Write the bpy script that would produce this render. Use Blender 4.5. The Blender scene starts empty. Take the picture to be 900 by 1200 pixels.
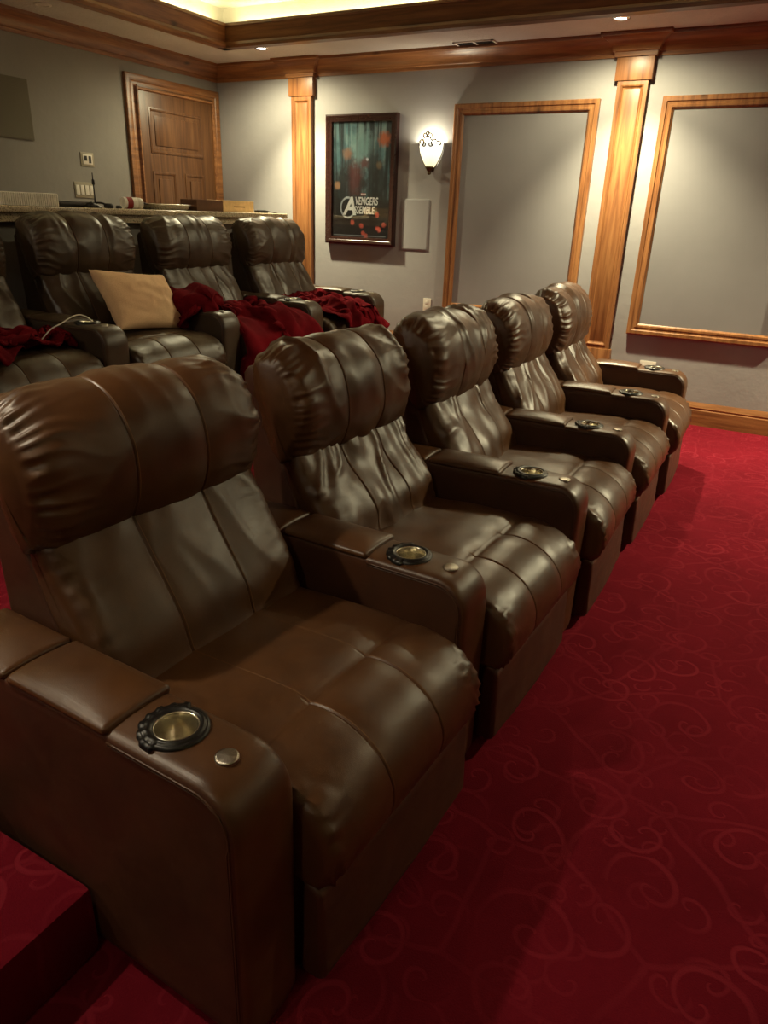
import bpy, bmesh, math, random
import numpy as np
from mathutils import Matrix, Vector
from mathutils.bvhtree import BVHTree

PI = math.pi
R = math.radians
scene = bpy.context.scene
COL = scene.collection

# ------------------------------------------------------------------ room numbers (metres)
XB = 5.94        # side wall with poster and pilasters
YA = 5.15        # rear wall with the door
XL, YF = -1.7, -3.6
ZC = 2.624       # soffit height
ZP = 0.27        # rear platform height
EYE = 1.42

# ------------------------------------------------------------------ noise
def _hash(ix, iy, seed):
    n = (ix * 374761393 + iy * 668265263 + seed * 974634777) & 0xFFFFFFFF
    n = ((n ^ (n >> 13)) * 1274126177) & 0xFFFFFFFF
    n = n ^ (n >> 16)
    return (n & 0xFFFFFF) / float(0xFFFFFF)

def vnoise(x, y, seed=0):
    """smooth gradient noise, about -1..1"""
    x = np.asarray(x, float); y = np.asarray(y, float)
    x, y = np.broadcast_arrays(x, y)
    ix = np.floor(x).astype(np.int64); iy = np.floor(y).astype(np.int64)
    fx = x - ix; fy = y - iy
    ux = fx * fx * fx * (fx * (fx * 6 - 15) + 10); uy = fy * fy * fy * (fy * (fy * 6 - 15) + 10)
    def gr(a, b, dx, dy):
        t = _hash(a, b, seed) * 2 * PI
        return np.cos(t) * dx + np.sin(t) * dy
    n00 = gr(ix, iy, fx, fy); n10 = gr(ix + 1, iy, fx - 1, fy)
    n01 = gr(ix, iy + 1, fx, fy - 1); n11 = gr(ix + 1, iy + 1, fx - 1, fy - 1)
    return ((n00 * (1 - ux) + n10 * ux) * (1 - uy) + (n01 * (1 - ux) + n11 * ux) * uy) * 1.5

def ridge(x, y, seed=0, p=2.0):
    return (1 - np.minimum(1, np.abs(vnoise(x, y, seed)) * 1.4)) ** p

# ------------------------------------------------------------------ mesh helpers
def link(o, parent=None):
    COL.objects.link(o)
    if parent is not None:
        o.parent = parent
    return o

def mesh_obj(name, verts, faces, mat, parent=None, smooth=True, mats=None, fmat=None):
    me = bpy.data.meshes.new(name)
    me.from_pydata([tuple(map(float, v)) for v in verts], [], [tuple(map(int, f)) for f in faces])
    for m in (mats or [mat]):
        me.materials.append(m)
    if fmat is not None:
        me.polygons.foreach_set('material_index', np.asarray(fmat, dtype=np.int32))
    me.polygons.foreach_set('use_smooth', [bool(smooth)] * len(me.polygons))
    me.update()
    o = bpy.data.objects.new(name, me)
    return link(o, parent)

class MB:
    def __init__(s): s.v = []; s.f = []
    def add(s, v, f):
        o = len(s.v); s.v += [tuple(p) for p in v]; s.f += [tuple(i + o for i in q) for q in f]; return s
    def box(s, x0, x1, y0, y1, z0, z1):
        v = [(x, y, z) for z in (z0, z1) for y in (y0, y1) for x in (x0, x1)]
        return s.add(v, [(0, 2, 3, 1), (4, 5, 7, 6), (0, 1, 5, 4), (2, 6, 7, 3), (0, 4, 6, 2), (1, 3, 7, 5)])
    def quad(s, a, b, c, d): return s.add([a, b, c, d], [(0, 1, 2, 3)])
    def lathe(s, prof, seg=32, c=(0, 0, 0), a0=0, a1=2 * PI):
        full = abs(a1 - a0 - 2 * PI) < 1e-6
        n = seg if full else seg + 1
        v = []
        for i in range(n):
            t = a0 + (a1 - a0) * i / seg
            for r, z in prof: v.append((c[0] + r * math.cos(t), c[1] + r * math.sin(t), c[2] + z))
        m = len(prof); f = []
        for i in range(seg):
            j = (i + 1) % n
            for k in range(m - 1): f.append((i * m + k, j * m + k, j * m + k + 1, i * m + k + 1))
        return s.add(v, f)
    def tube(s, pts, r, seg=8, closed=False, rr=None):
        P = [Vector(p) for p in pts]; n = len(P); v = []; prev = None
        for i in range(n):
            t = (P[(i + 1) % n] - P[i - 1]) if closed else (P[min(i + 1, n - 1)] - P[max(i - 1, 0)])
            t.normalize()
            if prev is None:
                a = Vector((0, 0, 1)) if abs(t.z) < .9 else Vector((1, 0, 0))
                x = t.cross(a).normalized()
            else:
                x = (prev - t * prev.dot(t)).normalized()
            prev = x; y = t.cross(x)
            q = rr[i] if rr else r
            for k in range(seg):
                a = 2 * PI * k / seg
                v.append(P[i] + x * (q * math.cos(a)) + y * (q * math.sin(a)))
        f = []
        for i in range(n if closed else n - 1):
            j = (i + 1) % n
            for k in range(seg):
                l = (k + 1) % seg
                f.append((i * seg + k, i * seg + l, j * seg + l, j * seg + k))
        if not closed:
            f.append(tuple(range(seg))[::-1]); f.append(tuple((n - 1) * seg + k for k in range(seg)))
        return s.add(v, f)
    def build(s, name, mat, parent=None, smooth=False, bevel=0, seg=2):
        o = mesh_obj(name, s.v, s.f, mat, parent, smooth)
        if bevel:
            bm = bmesh.new(); bm.from_mesh(o.data)
            bmesh.ops.remove_doubles(bm, verts=bm.verts, dist=1e-5)
            bmesh.ops.bevel(bm, geom=[e for e in bm.edges if len(e.link_faces) == 2 and e.calc_face_angle(0) > .5], offset=bevel, segments=seg, profile=.6, affect='EDGES', clamp_overlap=True)
            for f in bm.faces: f.smooth = True
            bm.to_mesh(o.data); bm.free()
            auto(o)
        return o

def auto(o, ang=40):
    me = o.data
    bm = bmesh.new(); bm.from_mesh(me)
    for e in bm.edges:
        e.smooth = not (len(e.link_faces) == 2 and e.calc_face_angle(0) > R(ang))
    for f in bm.faces: f.smooth = True
    bm.to_mesh(me); bm.free()

def recalc(o):
    bm = bmesh.new(); bm.from_mesh(o.data)
    bmesh.ops.recalc_face_normals(bm, faces=bm.faces); bm.to_mesh(o.data); bm.free()

def tag(o, label=None, cat=None, group=None, kind=None):
    if label: o['label'] = label
    if cat: o['category'] = cat
    if group: o['group'] = group
    if kind: o['kind'] = kind
    return o

def thing(name, label, cat, loc=(0, 0, 0), rz=0, group=None):
    o = bpy.data.objects.new(name, None)
    o.location = loc; o.rotation_euler = (0, 0, rz); o.empty_display_size = .1
    link(o); return tag(o, label, cat, group)

# ------------------------------------------------------------------ materials
def srgb(r, g, b):
    f = lambda c: ((c / 255 + .055) / 1.055) ** 2.4 if c > 10 else c / 255 / 12.92
    return (f(r), f(g), f(b), 1)

class NT:
    def __init__(s, name):
        s.m = bpy.data.materials.new(name); s.m.use_nodes = True
        s.t = s.m.node_tree; s.b = s.t.nodes['Principled BSDF']; s.out = s.t.nodes['Material Output']
    def n(s, typ, **kw):
        x = s.t.nodes.new(typ)
        for k, v in kw.items():
            if k in x.inputs.keys(): x.inputs[k].default_value = v
            else: setattr(x, k, v)
        return x
    def l(s, a, b): s.t.links.new(a, b); return s
    def coord(s, kind='Object', scale=(1, 1, 1), rot=(0, 0, 0)):
        c = s.n('ShaderNodeTexCoord'); m = s.n('ShaderNodeMapping')
        m.inputs['Scale'].default_value = scale; m.inputs['Rotation'].default_value = rot
        s.l(c.outputs[kind], m.inputs[0]); return m.outputs[0]
    def noise(s, vec, scale, detail=4, rough=.5, dist=0):
        x = s.n('ShaderNodeTexNoise'); x.inputs['Scale'].default_value = scale; x.inputs['Detail'].default_value = detail
        x.inputs['Roughness'].default_value = rough; x.inputs['Distortion'].default_value = dist
        s.l(vec, x.inputs['Vector']); return x.outputs['Fac']
    def ramp(s, fac, stops, interp='LINEAR'):
        x = s.n('ShaderNodeValToRGB'); cr = x.color_ramp; cr.interpolation = interp
        while len(cr.elements) < len(stops): cr.elements.new(.5)
        for e, (p, c) in zip(cr.elements, stops): e.position = p; e.color = c if len(c) == 4 else (*c, 1)
        s.l(fac, x.inputs[0]); return x.outputs[0]
    def math(s, op, a, b=None, c=None, clamp=False):
        x = s.n('ShaderNodeMath', operation=op); x.use_clamp = clamp
        for i, q in enumerate((a, b, c)):
            if q is None: continue
            if isinstance(q, (int, float)): x.inputs[i].default_value = q
            else: s.l(q, x.inputs[i])
        return x.outputs[0]
    def mix(s, fac, a, b, mode='MIX'):
        x = s.n('ShaderNodeMix', data_type='RGBA', blend_type=mode)
        for i, q in ((0, fac), (6, a), (7, b)):
            if isinstance(q, (int, float)): x.inputs[i].default_value = q
            elif isinstance(q, tuple): x.inputs[i].default_value = q
            else: s.l(q, x.inputs[i])
        return x.outputs[2]
    def bump(s, h, strength=.3, dist=.01):
        x = s.n('ShaderNodeBump'); x.inputs['Strength'].default_value = strength; x.inputs['Distance'].default_value = dist
        s.l(h, x.inputs['Height']); s.l(x.outputs[0], s.b.inputs['Normal']); return x
    def base(s, c):
        if isinstance(c, tuple): s.b.inputs['Base Color'].default_value = c
        else: s.l(c, s.b.inputs['Base Color'])
        return s
    def set(s, **kw):
        for k, v in kw.items(): s.b.inputs[k.replace('_', ' ')].default_value = v
        return s

def simple(name, col, rough=.5, metal=0, var=.12, scale=30, bump=0):
    t = NT(name); c = t.coord()
    f = t.noise(c, scale, 3)
    dark = tuple(x * (1 - var) for x in col[:3]) + (1,); lite = tuple(min(1, x * (1 + var)) for x in col[:3]) + (1,)
    t.base(t.ramp(f, [(.3, dark), (.7, lite)])); t.set(Roughness=rough, Metallic=metal)
    if bump: t.bump(f, bump, .002)
    return t.m

def emit(name, col, strength, base=(.8, .8, .8, 1)):
    t = NT(name); c = t.coord(); f = t.noise(c, 20, 2)
    t.base(base)
    t.l(t.ramp(f, [(0, tuple(x * .92 for x in col[:3])), (1, col)]), t.b.inputs['Emission Color'])
    t.b.inputs['Emission Strength'].default_value = strength
    return t.m

def leather(name, c0, c1, rough=.36):
    t = NT(name); c = t.coord()
    big = t.noise(c, 5, 4, .6)
    fine = t.n('ShaderNodeTexVoronoi', feature='DISTANCE_TO_EDGE'); fine.inputs['Scale'].default_value = 420
    t.l(c, fine.inputs['Vector'])
    creases = t.noise(c, 60, 5, .65, .4)
    col = t.ramp(big, [(.3, c0), (.72, c1)])
    col = t.mix(t.math('MULTIPLY', creases, .35), col, tuple(x * .6 for x in c0[:3]) + (1,))
    t.base(col)
    t.l(t.ramp(t.noise(c, 14, 4), [(.3, (rough - .05,) * 3), (.75, (rough + .1,) * 3)]), t.b.inputs['Roughness'])
    h = t.math('ADD', t.math('MULTIPLY', fine.outputs['Distance'], 1.2), t.math('MULTIPLY', creases, .7))
    t.bump(h, .16, .0018)
    t.set(IOR=1.52)
    return t.m

def wood(name, axis, dark=1.0):
    t = NT(name)
    sc = [16, 16, 16]; sc[axis] = 1.1
    c = t.coord('Object', tuple(sc))
    g = t.noise(c, 1.6, 6, .6, .6)
    g2 = t.noise(t.coord('Object', tuple(x * 5 if x > 2 else 2.2 for x in sc)), 2.0, 3, .6)
    c3 = [5.5, 5.5, 5.5]; c3[axis] = 2.4
    kn = t.n('ShaderNodeTexVoronoi', feature='F1'); kn.inputs['Scale'].default_value = 1.0; kn.inputs['Randomness'].default_value = 1
    t.l(t.coord('Object', tuple(c3)), kn.inputs['Vector'])
    knot = t.ramp(kn.outputs['Distance'], [(.03, (1, 1, 1)), (.13, (0, 0, 0))])
    d = dark
    k = lambda r, g_, b: tuple(x * d for x in srgb(r, g_, b)[:3]) + (1,)
    col = t.ramp(g, [(.28, k(96, 58, 32)), (.5, k(148, 98, 58)), (.74, k(180, 128, 79))])
    col = t.mix(t.math('MULTIPLY', g2, .45), col, k(84, 48, 22))
    col = t.mix(t.math('MULTIPLY', knot, .8), col, k(40, 20, 10))
    t.base(col); t.set(Roughness=.38)
    t.bump(g2, .08, .002)
    return t.m

M = {}
M['leather'] = leather('brown_leather', srgb(72, 45, 25), srgb(99, 64, 36), .35)
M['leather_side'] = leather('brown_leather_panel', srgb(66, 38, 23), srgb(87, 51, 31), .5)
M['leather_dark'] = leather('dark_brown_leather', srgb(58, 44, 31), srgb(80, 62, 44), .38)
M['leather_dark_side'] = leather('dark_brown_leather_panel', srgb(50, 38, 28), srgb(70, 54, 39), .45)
M['thread'] = simple('tan_thread', srgb(116, 82, 52), .6)
M['piping'] = simple('leather_piping', srgb(74, 46, 28), .42)
M['black_plastic'] = simple('black_plastic', srgb(18, 16, 15), .38)
M['dark_plastic'] = simple('dark_grey_plastic', srgb(40, 38, 36), .5)
M['wood_x'] = wood('alder_wood_x', 0, .9); M['wood_y'] = wood('alder_wood_y', 1); M['wood_z'] = wood('alder_wood_z', 2)
M['wood_shaded_y'] = wood('alder_wood_shaded_y', 1, .55); M['wood_shaded_x'] = wood('alder_wood_shaded_x', 0, .7)  # same alder with shade put into the colour, for the tray band
M['wood_door'] = wood('alder_door', 2, .42)

def wall_mat(name, col, bump=.25):
    t = NT(name); c = t.coord()
    f = t.noise(c, 2.2, 4); g = t.noise(c, 9, 5, .6)
    a = tuple(x * .93 for x in col[:3]) + (1,); b = tuple(x * 1.05 for x in col[:3]) + (1,)
    t.base(t.ramp(f, [(.3, a), (.7, b)])); t.set(Roughness=.75)
    t.bump(g, bump, .012); return t.m
M['wall'] = wall_mat('grey_plaster', srgb(150, 148, 149))
M['wall_a'] = wall_mat('grey_plaster_dim', srgb(132, 128, 122))  # rear wall's lack of light put into a darker plaster colour
M['ceil'] = None
t = NT('textured_ceiling'); c = t.coord(); g = t.noise(c, 34, 5, .7)
t.base(t.ramp(t.noise(c, 3, 3), [(.3, srgb(192, 188, 180)), (.7, srgb(204, 200, 192))])); t.set(Roughness=.9); t.bump(g, .6, .012); M['ceil'] = t.m
M['fabric'] = wall_mat('acoustic_fabric', srgb(128, 126, 128), .05)
M['grille'] = simple('speaker_grille_cloth', srgb(98, 92, 76), .8, scale=300, bump=.3)
M['grille_wall'] = simple('speaker_grille_painted', srgb(146, 144, 146), .7, scale=300, bump=.2)

def carpet():
    t = NT('red_scroll_carpet')
    c = t.coord('Object')
    warp = t.n('ShaderNodeTexNoise'); warp.inputs['Scale'].default_value = 3.0; warp.inputs['Detail'].default_value = 2
    t.l(c, warp.inputs['Vector'])
    wv = t.n('ShaderNodeVectorMath', operation='MULTIPLY_ADD')
    t.l(warp.outputs['Color'], wv.inputs[0]); wv.inputs[1].default_value = (.10, .10, 0); t.l(c, wv.inputs[2])
    flat = t.n('ShaderNodeVectorMath', operation='MULTIPLY'); t.l(wv.outputs[0], flat.inputs[0]); flat.inputs[1].default_value = (1, 1, 0)
    def scrolls(scale, turns, width, off):
        ad = t.n('ShaderNodeVectorMath', operation='MULTIPLY_ADD'); t.l(flat.outputs[0], ad.inputs[0])
        ad.inputs[1].default_value = (scale, scale, 0); ad.inputs[2].default_value = (off, off * .7, 0)
        v = t.n('ShaderNodeTexVoronoi', feature='F1', voronoi_dimensions='2D'); v.inputs['Scale'].default_value = 1; v.inputs['Randomness'].default_value = .8
        t.l(ad.outputs[0], v.inputs['Vector'])
        sub = t.n('ShaderNodeVectorMath', operation='SUBTRACT'); t.l(ad.outputs[0], sub.inputs[0]); t.l(v.outputs['Position'], sub.inputs[1])
        sx = t.n('ShaderNodeSeparateXYZ'); t.l(sub.outputs[0], sx.inputs[0])
        sc = t.n('ShaderNodeSeparateColor'); t.l(v.outputs['Color'], sc.inputs[0])
        ang = t.math('DIVIDE', t.math('ARCTAN2', sx.outputs[1], sx.outputs[0]), 2 * PI)
        flip = t.math('SUBTRACT', t.math('MULTIPLY', t.math('GREATER_THAN', sc.outputs[1], .5), 2), 1)
        ang = t.math('MULTIPLY', ang, flip)
        rr = t.math('POWER', v.outputs['Distance'], .75)
        ph = t.math('ADD', t.math('ADD', t.math('MULTIPLY', rr, turns), ang), sc.outputs[0])
        fr = t.math('ABSOLUTE', t.math('SUBTRACT', t.math('FRACT', ph), .5))
        ln = t.ramp(fr, [(0, (1, 1, 1)), (width, (.8, .8, .8)), (width * 1.9, (0, 0, 0))])
        lim = t.ramp(v.outputs['Distance'], [(.36, (1, 1, 1)), (.56, (0, 0, 0))])
        return t.math('MULTIPLY', ln, lim)
    s1 = scrolls(4.4, 2.4, .05, 0)
    s2 = scrolls(8.0, 1.9, .06, 4.3)
    # winding vine
    v = t.n('ShaderNodeTexVoronoi', feature='DISTANCE_TO_EDGE', voronoi_dimensions='2D'); v.inputs['Scale'].default_value = 3.0
    t.l(flat.outputs[0], v.inputs['Vector'])
    vine = t.ramp(v.outputs['Distance'], [(.0, (1, 1, 1)), (.014, (.8, .8, .8)), (.028, (0, 0, 0))])
    m = t.math('MAXIMUM', t.math('MAXIMUM', s1, t.math('MULTIPLY', s2, .7)), t.math('MULTIPLY', vine, .6))
    fade = t.ramp(t.noise(c, 2.4, 3), [(.36, (.25, .25, .25)), (.62, (1, 1, 1))])
    m = t.math('MULTIPLY', m, fade)
    pile = t.noise(c, 260, 3, .7)
    worn = t.noise(c, 1.6, 5, .65)
    base = t.ramp(worn, [(.3, srgb(92, 13, 26)), (.7, srgb(124, 23, 39))])
    base = t.mix(t.math('MULTIPLY', pile, .5), base, srgb(66, 10, 20))
    col = t.mix(t.math('MULTIPLY', m, .33), base, srgb(160, 50, 64))
    t.base(col); t.set(Roughness=1.0); t.b.inputs['Sheen Weight'].default_value = .25
    t.b.inputs['Sheen Tint'].default_value = srgb(200, 60, 60); t.b.inputs['Specular IOR Level'].default_value = .05
    t.bump(t.math('ADD', t.math('MULTIPLY', pile, .6), t.math('MULTIPLY', m, -.6)), .5, .006)
    return t.m
M['carpet'] = carpet()

t = NT('granite'); c = t.coord()
v = t.n('ShaderNodeTexVoronoi'); v.inputs['Scale'].default_value = 110; t.l(c, v.inputs['Vector'])
f = t.math('ADD', t.math('MULTIPLY', v.outputs['Distance'], .8), t.math('MULTIPLY', t.noise(c, 30, 6, .7), .6))
t.base(t.ramp(f, [(.28, srgb(52, 44, 34)), (.5, srgb(150, 132, 104)), (.72, srgb(206, 190, 160))])); t.set(Roughness=.22); M['granite'] = t.m
def fleece(name, c0, c1):
    t = NT(name); c = t.coord(); n = t.noise(c, 130, 4, .7); big = t.noise(c, 7, 3)
    t.base(t.mix(t.math('MULTIPLY', n, .5), t.ramp(big, [(.3, c0), (.7, c1)]), tuple(x * .5 for x in c0[:3]) + (1,)))
    t.set(Roughness=1.0); t.b.inputs['Sheen Weight'].default_value = .2; t.b.inputs['Sheen Tint'].default_value = c1
    t.b.inputs['Specular IOR Level'].default_value = .05
    t.bump(n, .5, .004); return t.m
M['fleece'] = fleece('red_fleece', srgb(84, 12, 20), srgb(116, 18, 28))
M['pillow'] = fleece('tan_pillow_cloth', srgb(232, 190, 152), srgb(242, 206, 166))
M['cardboard'] = simple('cardboard', srgb(214, 180, 132), .8)
M['cardboard_dark'] = simple('brown_box', srgb(92, 58, 36), .7)
M['white_paper'] = simple('white_card', srgb(238, 234, 226), .7)
M['white_plastic'] = simple('white_plastic', srgb(214, 208, 196), .4, var=.04)
M['plate'] = simple('dull_switch_plate', srgb(146, 138, 118), .4)
M['brass'] = simple('aged_brass', srgb(150, 128, 84), .4, .8)
M['bronze'] = simple('antique_bronze', srgb(84, 70, 48), .42, .8)
M['frame_dark'] = simple('espresso_frame', srgb(44, 24, 20), .25)
M['chrome'] = simple('chrome', srgb(224, 222, 214), .22, .75, .03)
M['red_paint'] = simple('red_label', srgb(150, 30, 26), .5)
M['metal_dark'] = simple('dark_metal', srgb(44, 40, 36), .4, .7)

t = NT('brushed_steel'); c = t.coord('Object')
sx = t.n('ShaderNodeSeparateXYZ'); t.l(c, sx.inputs[0])
a = t.math('ARCTAN2', sx.outputs[1], sx.outputs[0])
cx = t.n('ShaderNodeCombineXYZ'); t.l(t.math('MULTIPLY', t.math('COSINE', a), 30), cx.inputs[0]); t.l(t.math('MULTIPLY', t.math('SINE', a), 30), cx.inputs[1])
f = t.noise(cx.outputs[0], 1.0, 3)
t.base(t.ramp(f, [(.3, srgb(132, 128, 122)), (.7, srgb(206, 198, 182))])); t.set(Metallic=1, Roughness=.3); t.bump(f, .25, .002); M['brushed'] = t.m  # radial highlight of the brushed disc painted into the base colour
t = NT('cup_steel'); c = t.coord('Object')
t.base(t.ramp(t.noise(c, 40, 3), [(.3, srgb(206, 198, 178)), (.7, srgb(240, 234, 216))])); t.set(Metallic=.95, Roughness=.18); M['cup'] = t.m

# ------------------------------------------------------------------ camera (solved from the vanishing lines)
def make_camera():
    f, a, b, c = 847.47, 0.497196, -0.389930, 0.0374606
    fw = Vector((math.cos(a) * math.cos(b), math.sin(a) * math.cos(b), math.sin(b)))
    r = fw.cross(Vector((0, 0, 1))).normalized(); u = r.cross(fw)
    rc = r * math.cos(c) + u * math.sin(c); uc = u * math.cos(c) - r * math.sin(c)
    cd = bpy.data.cameras.new('camera'); cam = bpy.data.objects.new('camera', cd); link(cam)
    cam.matrix_world = Matrix(((rc.x, uc.x, -fw.x, 0), (rc.y, uc.y, -fw.y, 0), (rc.z, uc.z, -fw.z, EYE), (0, 0, 0, 1)))
    cd.sensor_fit = 'HORIZONTAL'; cd.sensor_width = 36; cd.lens = 36 * f / 900
    cd.clip_start = .05
    scene.camera = cam
make_camera()

# ------------------------------------------------------------------ profiles and sweeps
def rounded(pts, rad, seg=6):
    """closed polygon with rounded corners"""
    n = len(pts); out = []
    for i in range(n):
        p = np.array(pts[i], float); a = np.array(pts[i - 1], float); b = np.array(pts[(i + 1) % n], float)
        r = rad[i]
        d1 = (a - p); l1 = np.linalg.norm(d1); d1 /= l1
        d2 = (b - p); l2 = np.linalg.norm(d2); d2 /= l2
        if r <= 0: out.append(p); continue
        th = math.acos(max(-1, min(1, d1 @ d2))) / 2
        t_ = min(r / math.tan(th), l1 * .49, l2 * .49); r = t_ * math.tan(th)
        bis = (d1 + d2); bis /= np.linalg.norm(bis); cen = p + bis * (r / math.sin(th))
        s, e = p + d1 * t_, p + d2 * t_
        a0 = math.atan2(*(s - cen)[::-1]); a1 = math.atan2(*(e - cen)[::-1])
        while a1 - a0 > PI: a1 -= 2 * PI
        while a1 - a0 < -PI: a1 += 2 * PI
        for k in range(seg + 1):
            q = a0 + (a1 - a0) * k / seg
            out.append(cen + r * np.array([math.cos(q), math.sin(q)]))
    return np.array(out)

def spline(pts, n=16):
    P = np.array(pts, float); m = len(P); out = []
    for i in range(m):
        p0, p1, p2, p3 = P[i - 1], P[i], P[(i + 1) % m], P[(i + 2) % m]
        for k in range(n):
            t_ = k / n
            out.append(.5 * (2 * p1 + (p2 - p0) * t_ + (2 * p0 - 5 * p1 + 4 * p2 - p3) * t_ ** 2 + (3 * p1 - p0 - 3 * p2 + p3) * t_ ** 3))
    return np.array(out)

def resample(P, n):
    Q = np.vstack([P, P[:1]]); d = np.r_[0, np.cumsum(np.linalg.norm(np.diff(Q, axis=0), axis=1))]
    s = np.linspace(0, d[-1], n, endpoint=False)
    return np.stack([np.interp(s, d, Q[:, 0]), np.interp(s, d, Q[:, 1])], 1), d[-1]

def inward(P):
    t_ = np.roll(P, -1, 0) - np.roll(P, 1, 0); t_ /= np.linalg.norm(t_, axis=1, keepdims=True) + 1e-9
    n = np.stack([-t_[:, 1], t_[:, 0]], 1)
    area = np.sum(P[:, 0] * np.roll(P[:, 1], -1) - np.roll(P[:, 0], -1) * P[:, 1])
    return n if area > 0 else -n

def sweep_plan(name, path, prof, mat, closed=False, side=1, parent=None):
    """prof: (d, z) with d inward of the wall line; path: plan points. side=1: inward is left of travel"""
    n = len(path); P = [Vector((*p, 0)) for p in path]; V = []
    for i in range(n):
        ds = []
        if closed or i > 0: ds.append((P[i] - P[i - 1]).normalized())
        if closed or i < n - 1: ds.append((P[(i + 1) % n] - P[i]).normalized())
        ns = [Vector((-d.y, d.x, 0)) * side for d in ds]
        if len(ns) == 1: mvec = ns[0]
        else:
            b = (ns[0] + ns[1]).normalized(); mvec = b / max(.2, b.dot(ns[0]))
        for d, z in prof: V.append(P[i] + mvec * d + Vector((0, 0, z)))
    m = len(prof); F = []
    for i in range(n if closed else n - 1):
        j = (i + 1) % n
        for k in range(m):
            l = (k + 1) % m
            F.append((i * m + k, j * m + k, j * m + l, i * m + l))
    if not closed: F.append(tuple(range(m))); F.append(tuple((n - 1) * m + k for k in range(m))[::-1])
    o = mesh_obj(name, V, F, mat, parent, False); recalc(o); auto(o, 30)
    return o

def rect_frame(name, mapf, a0, a1, b0, b1, prof, mat, parent, closed=True):
    """prof: (inset, depth). mapf(a,b,depth)->xyz. mats by side are kept simple"""
    m = len(prof); V = []; F = []
    cs = [(a0, b0, 1, 1), (a0, b1, 1, -1), (a1, b1, -1, -1), (a1, b0, -1, 1)]
    for a, b, sa, sb in cs:
        for i, d in prof:
            bb = b + sb * i
            if not closed and sb == 1: bb = b
            V.append(mapf(a + sa * i, bb, d))
    for c_ in range(4 if closed else 3):
        e = (c_ + 1) % 4
        for k in range(m):
            l = (k + 1) % m
            F.append((c_ * m + k, e * m + k, e * m + l, c_ * m + l))
    o = mesh_obj(name, V, F, mat, parent, False); recalc(o); auto(o, 30)
    return o

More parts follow.
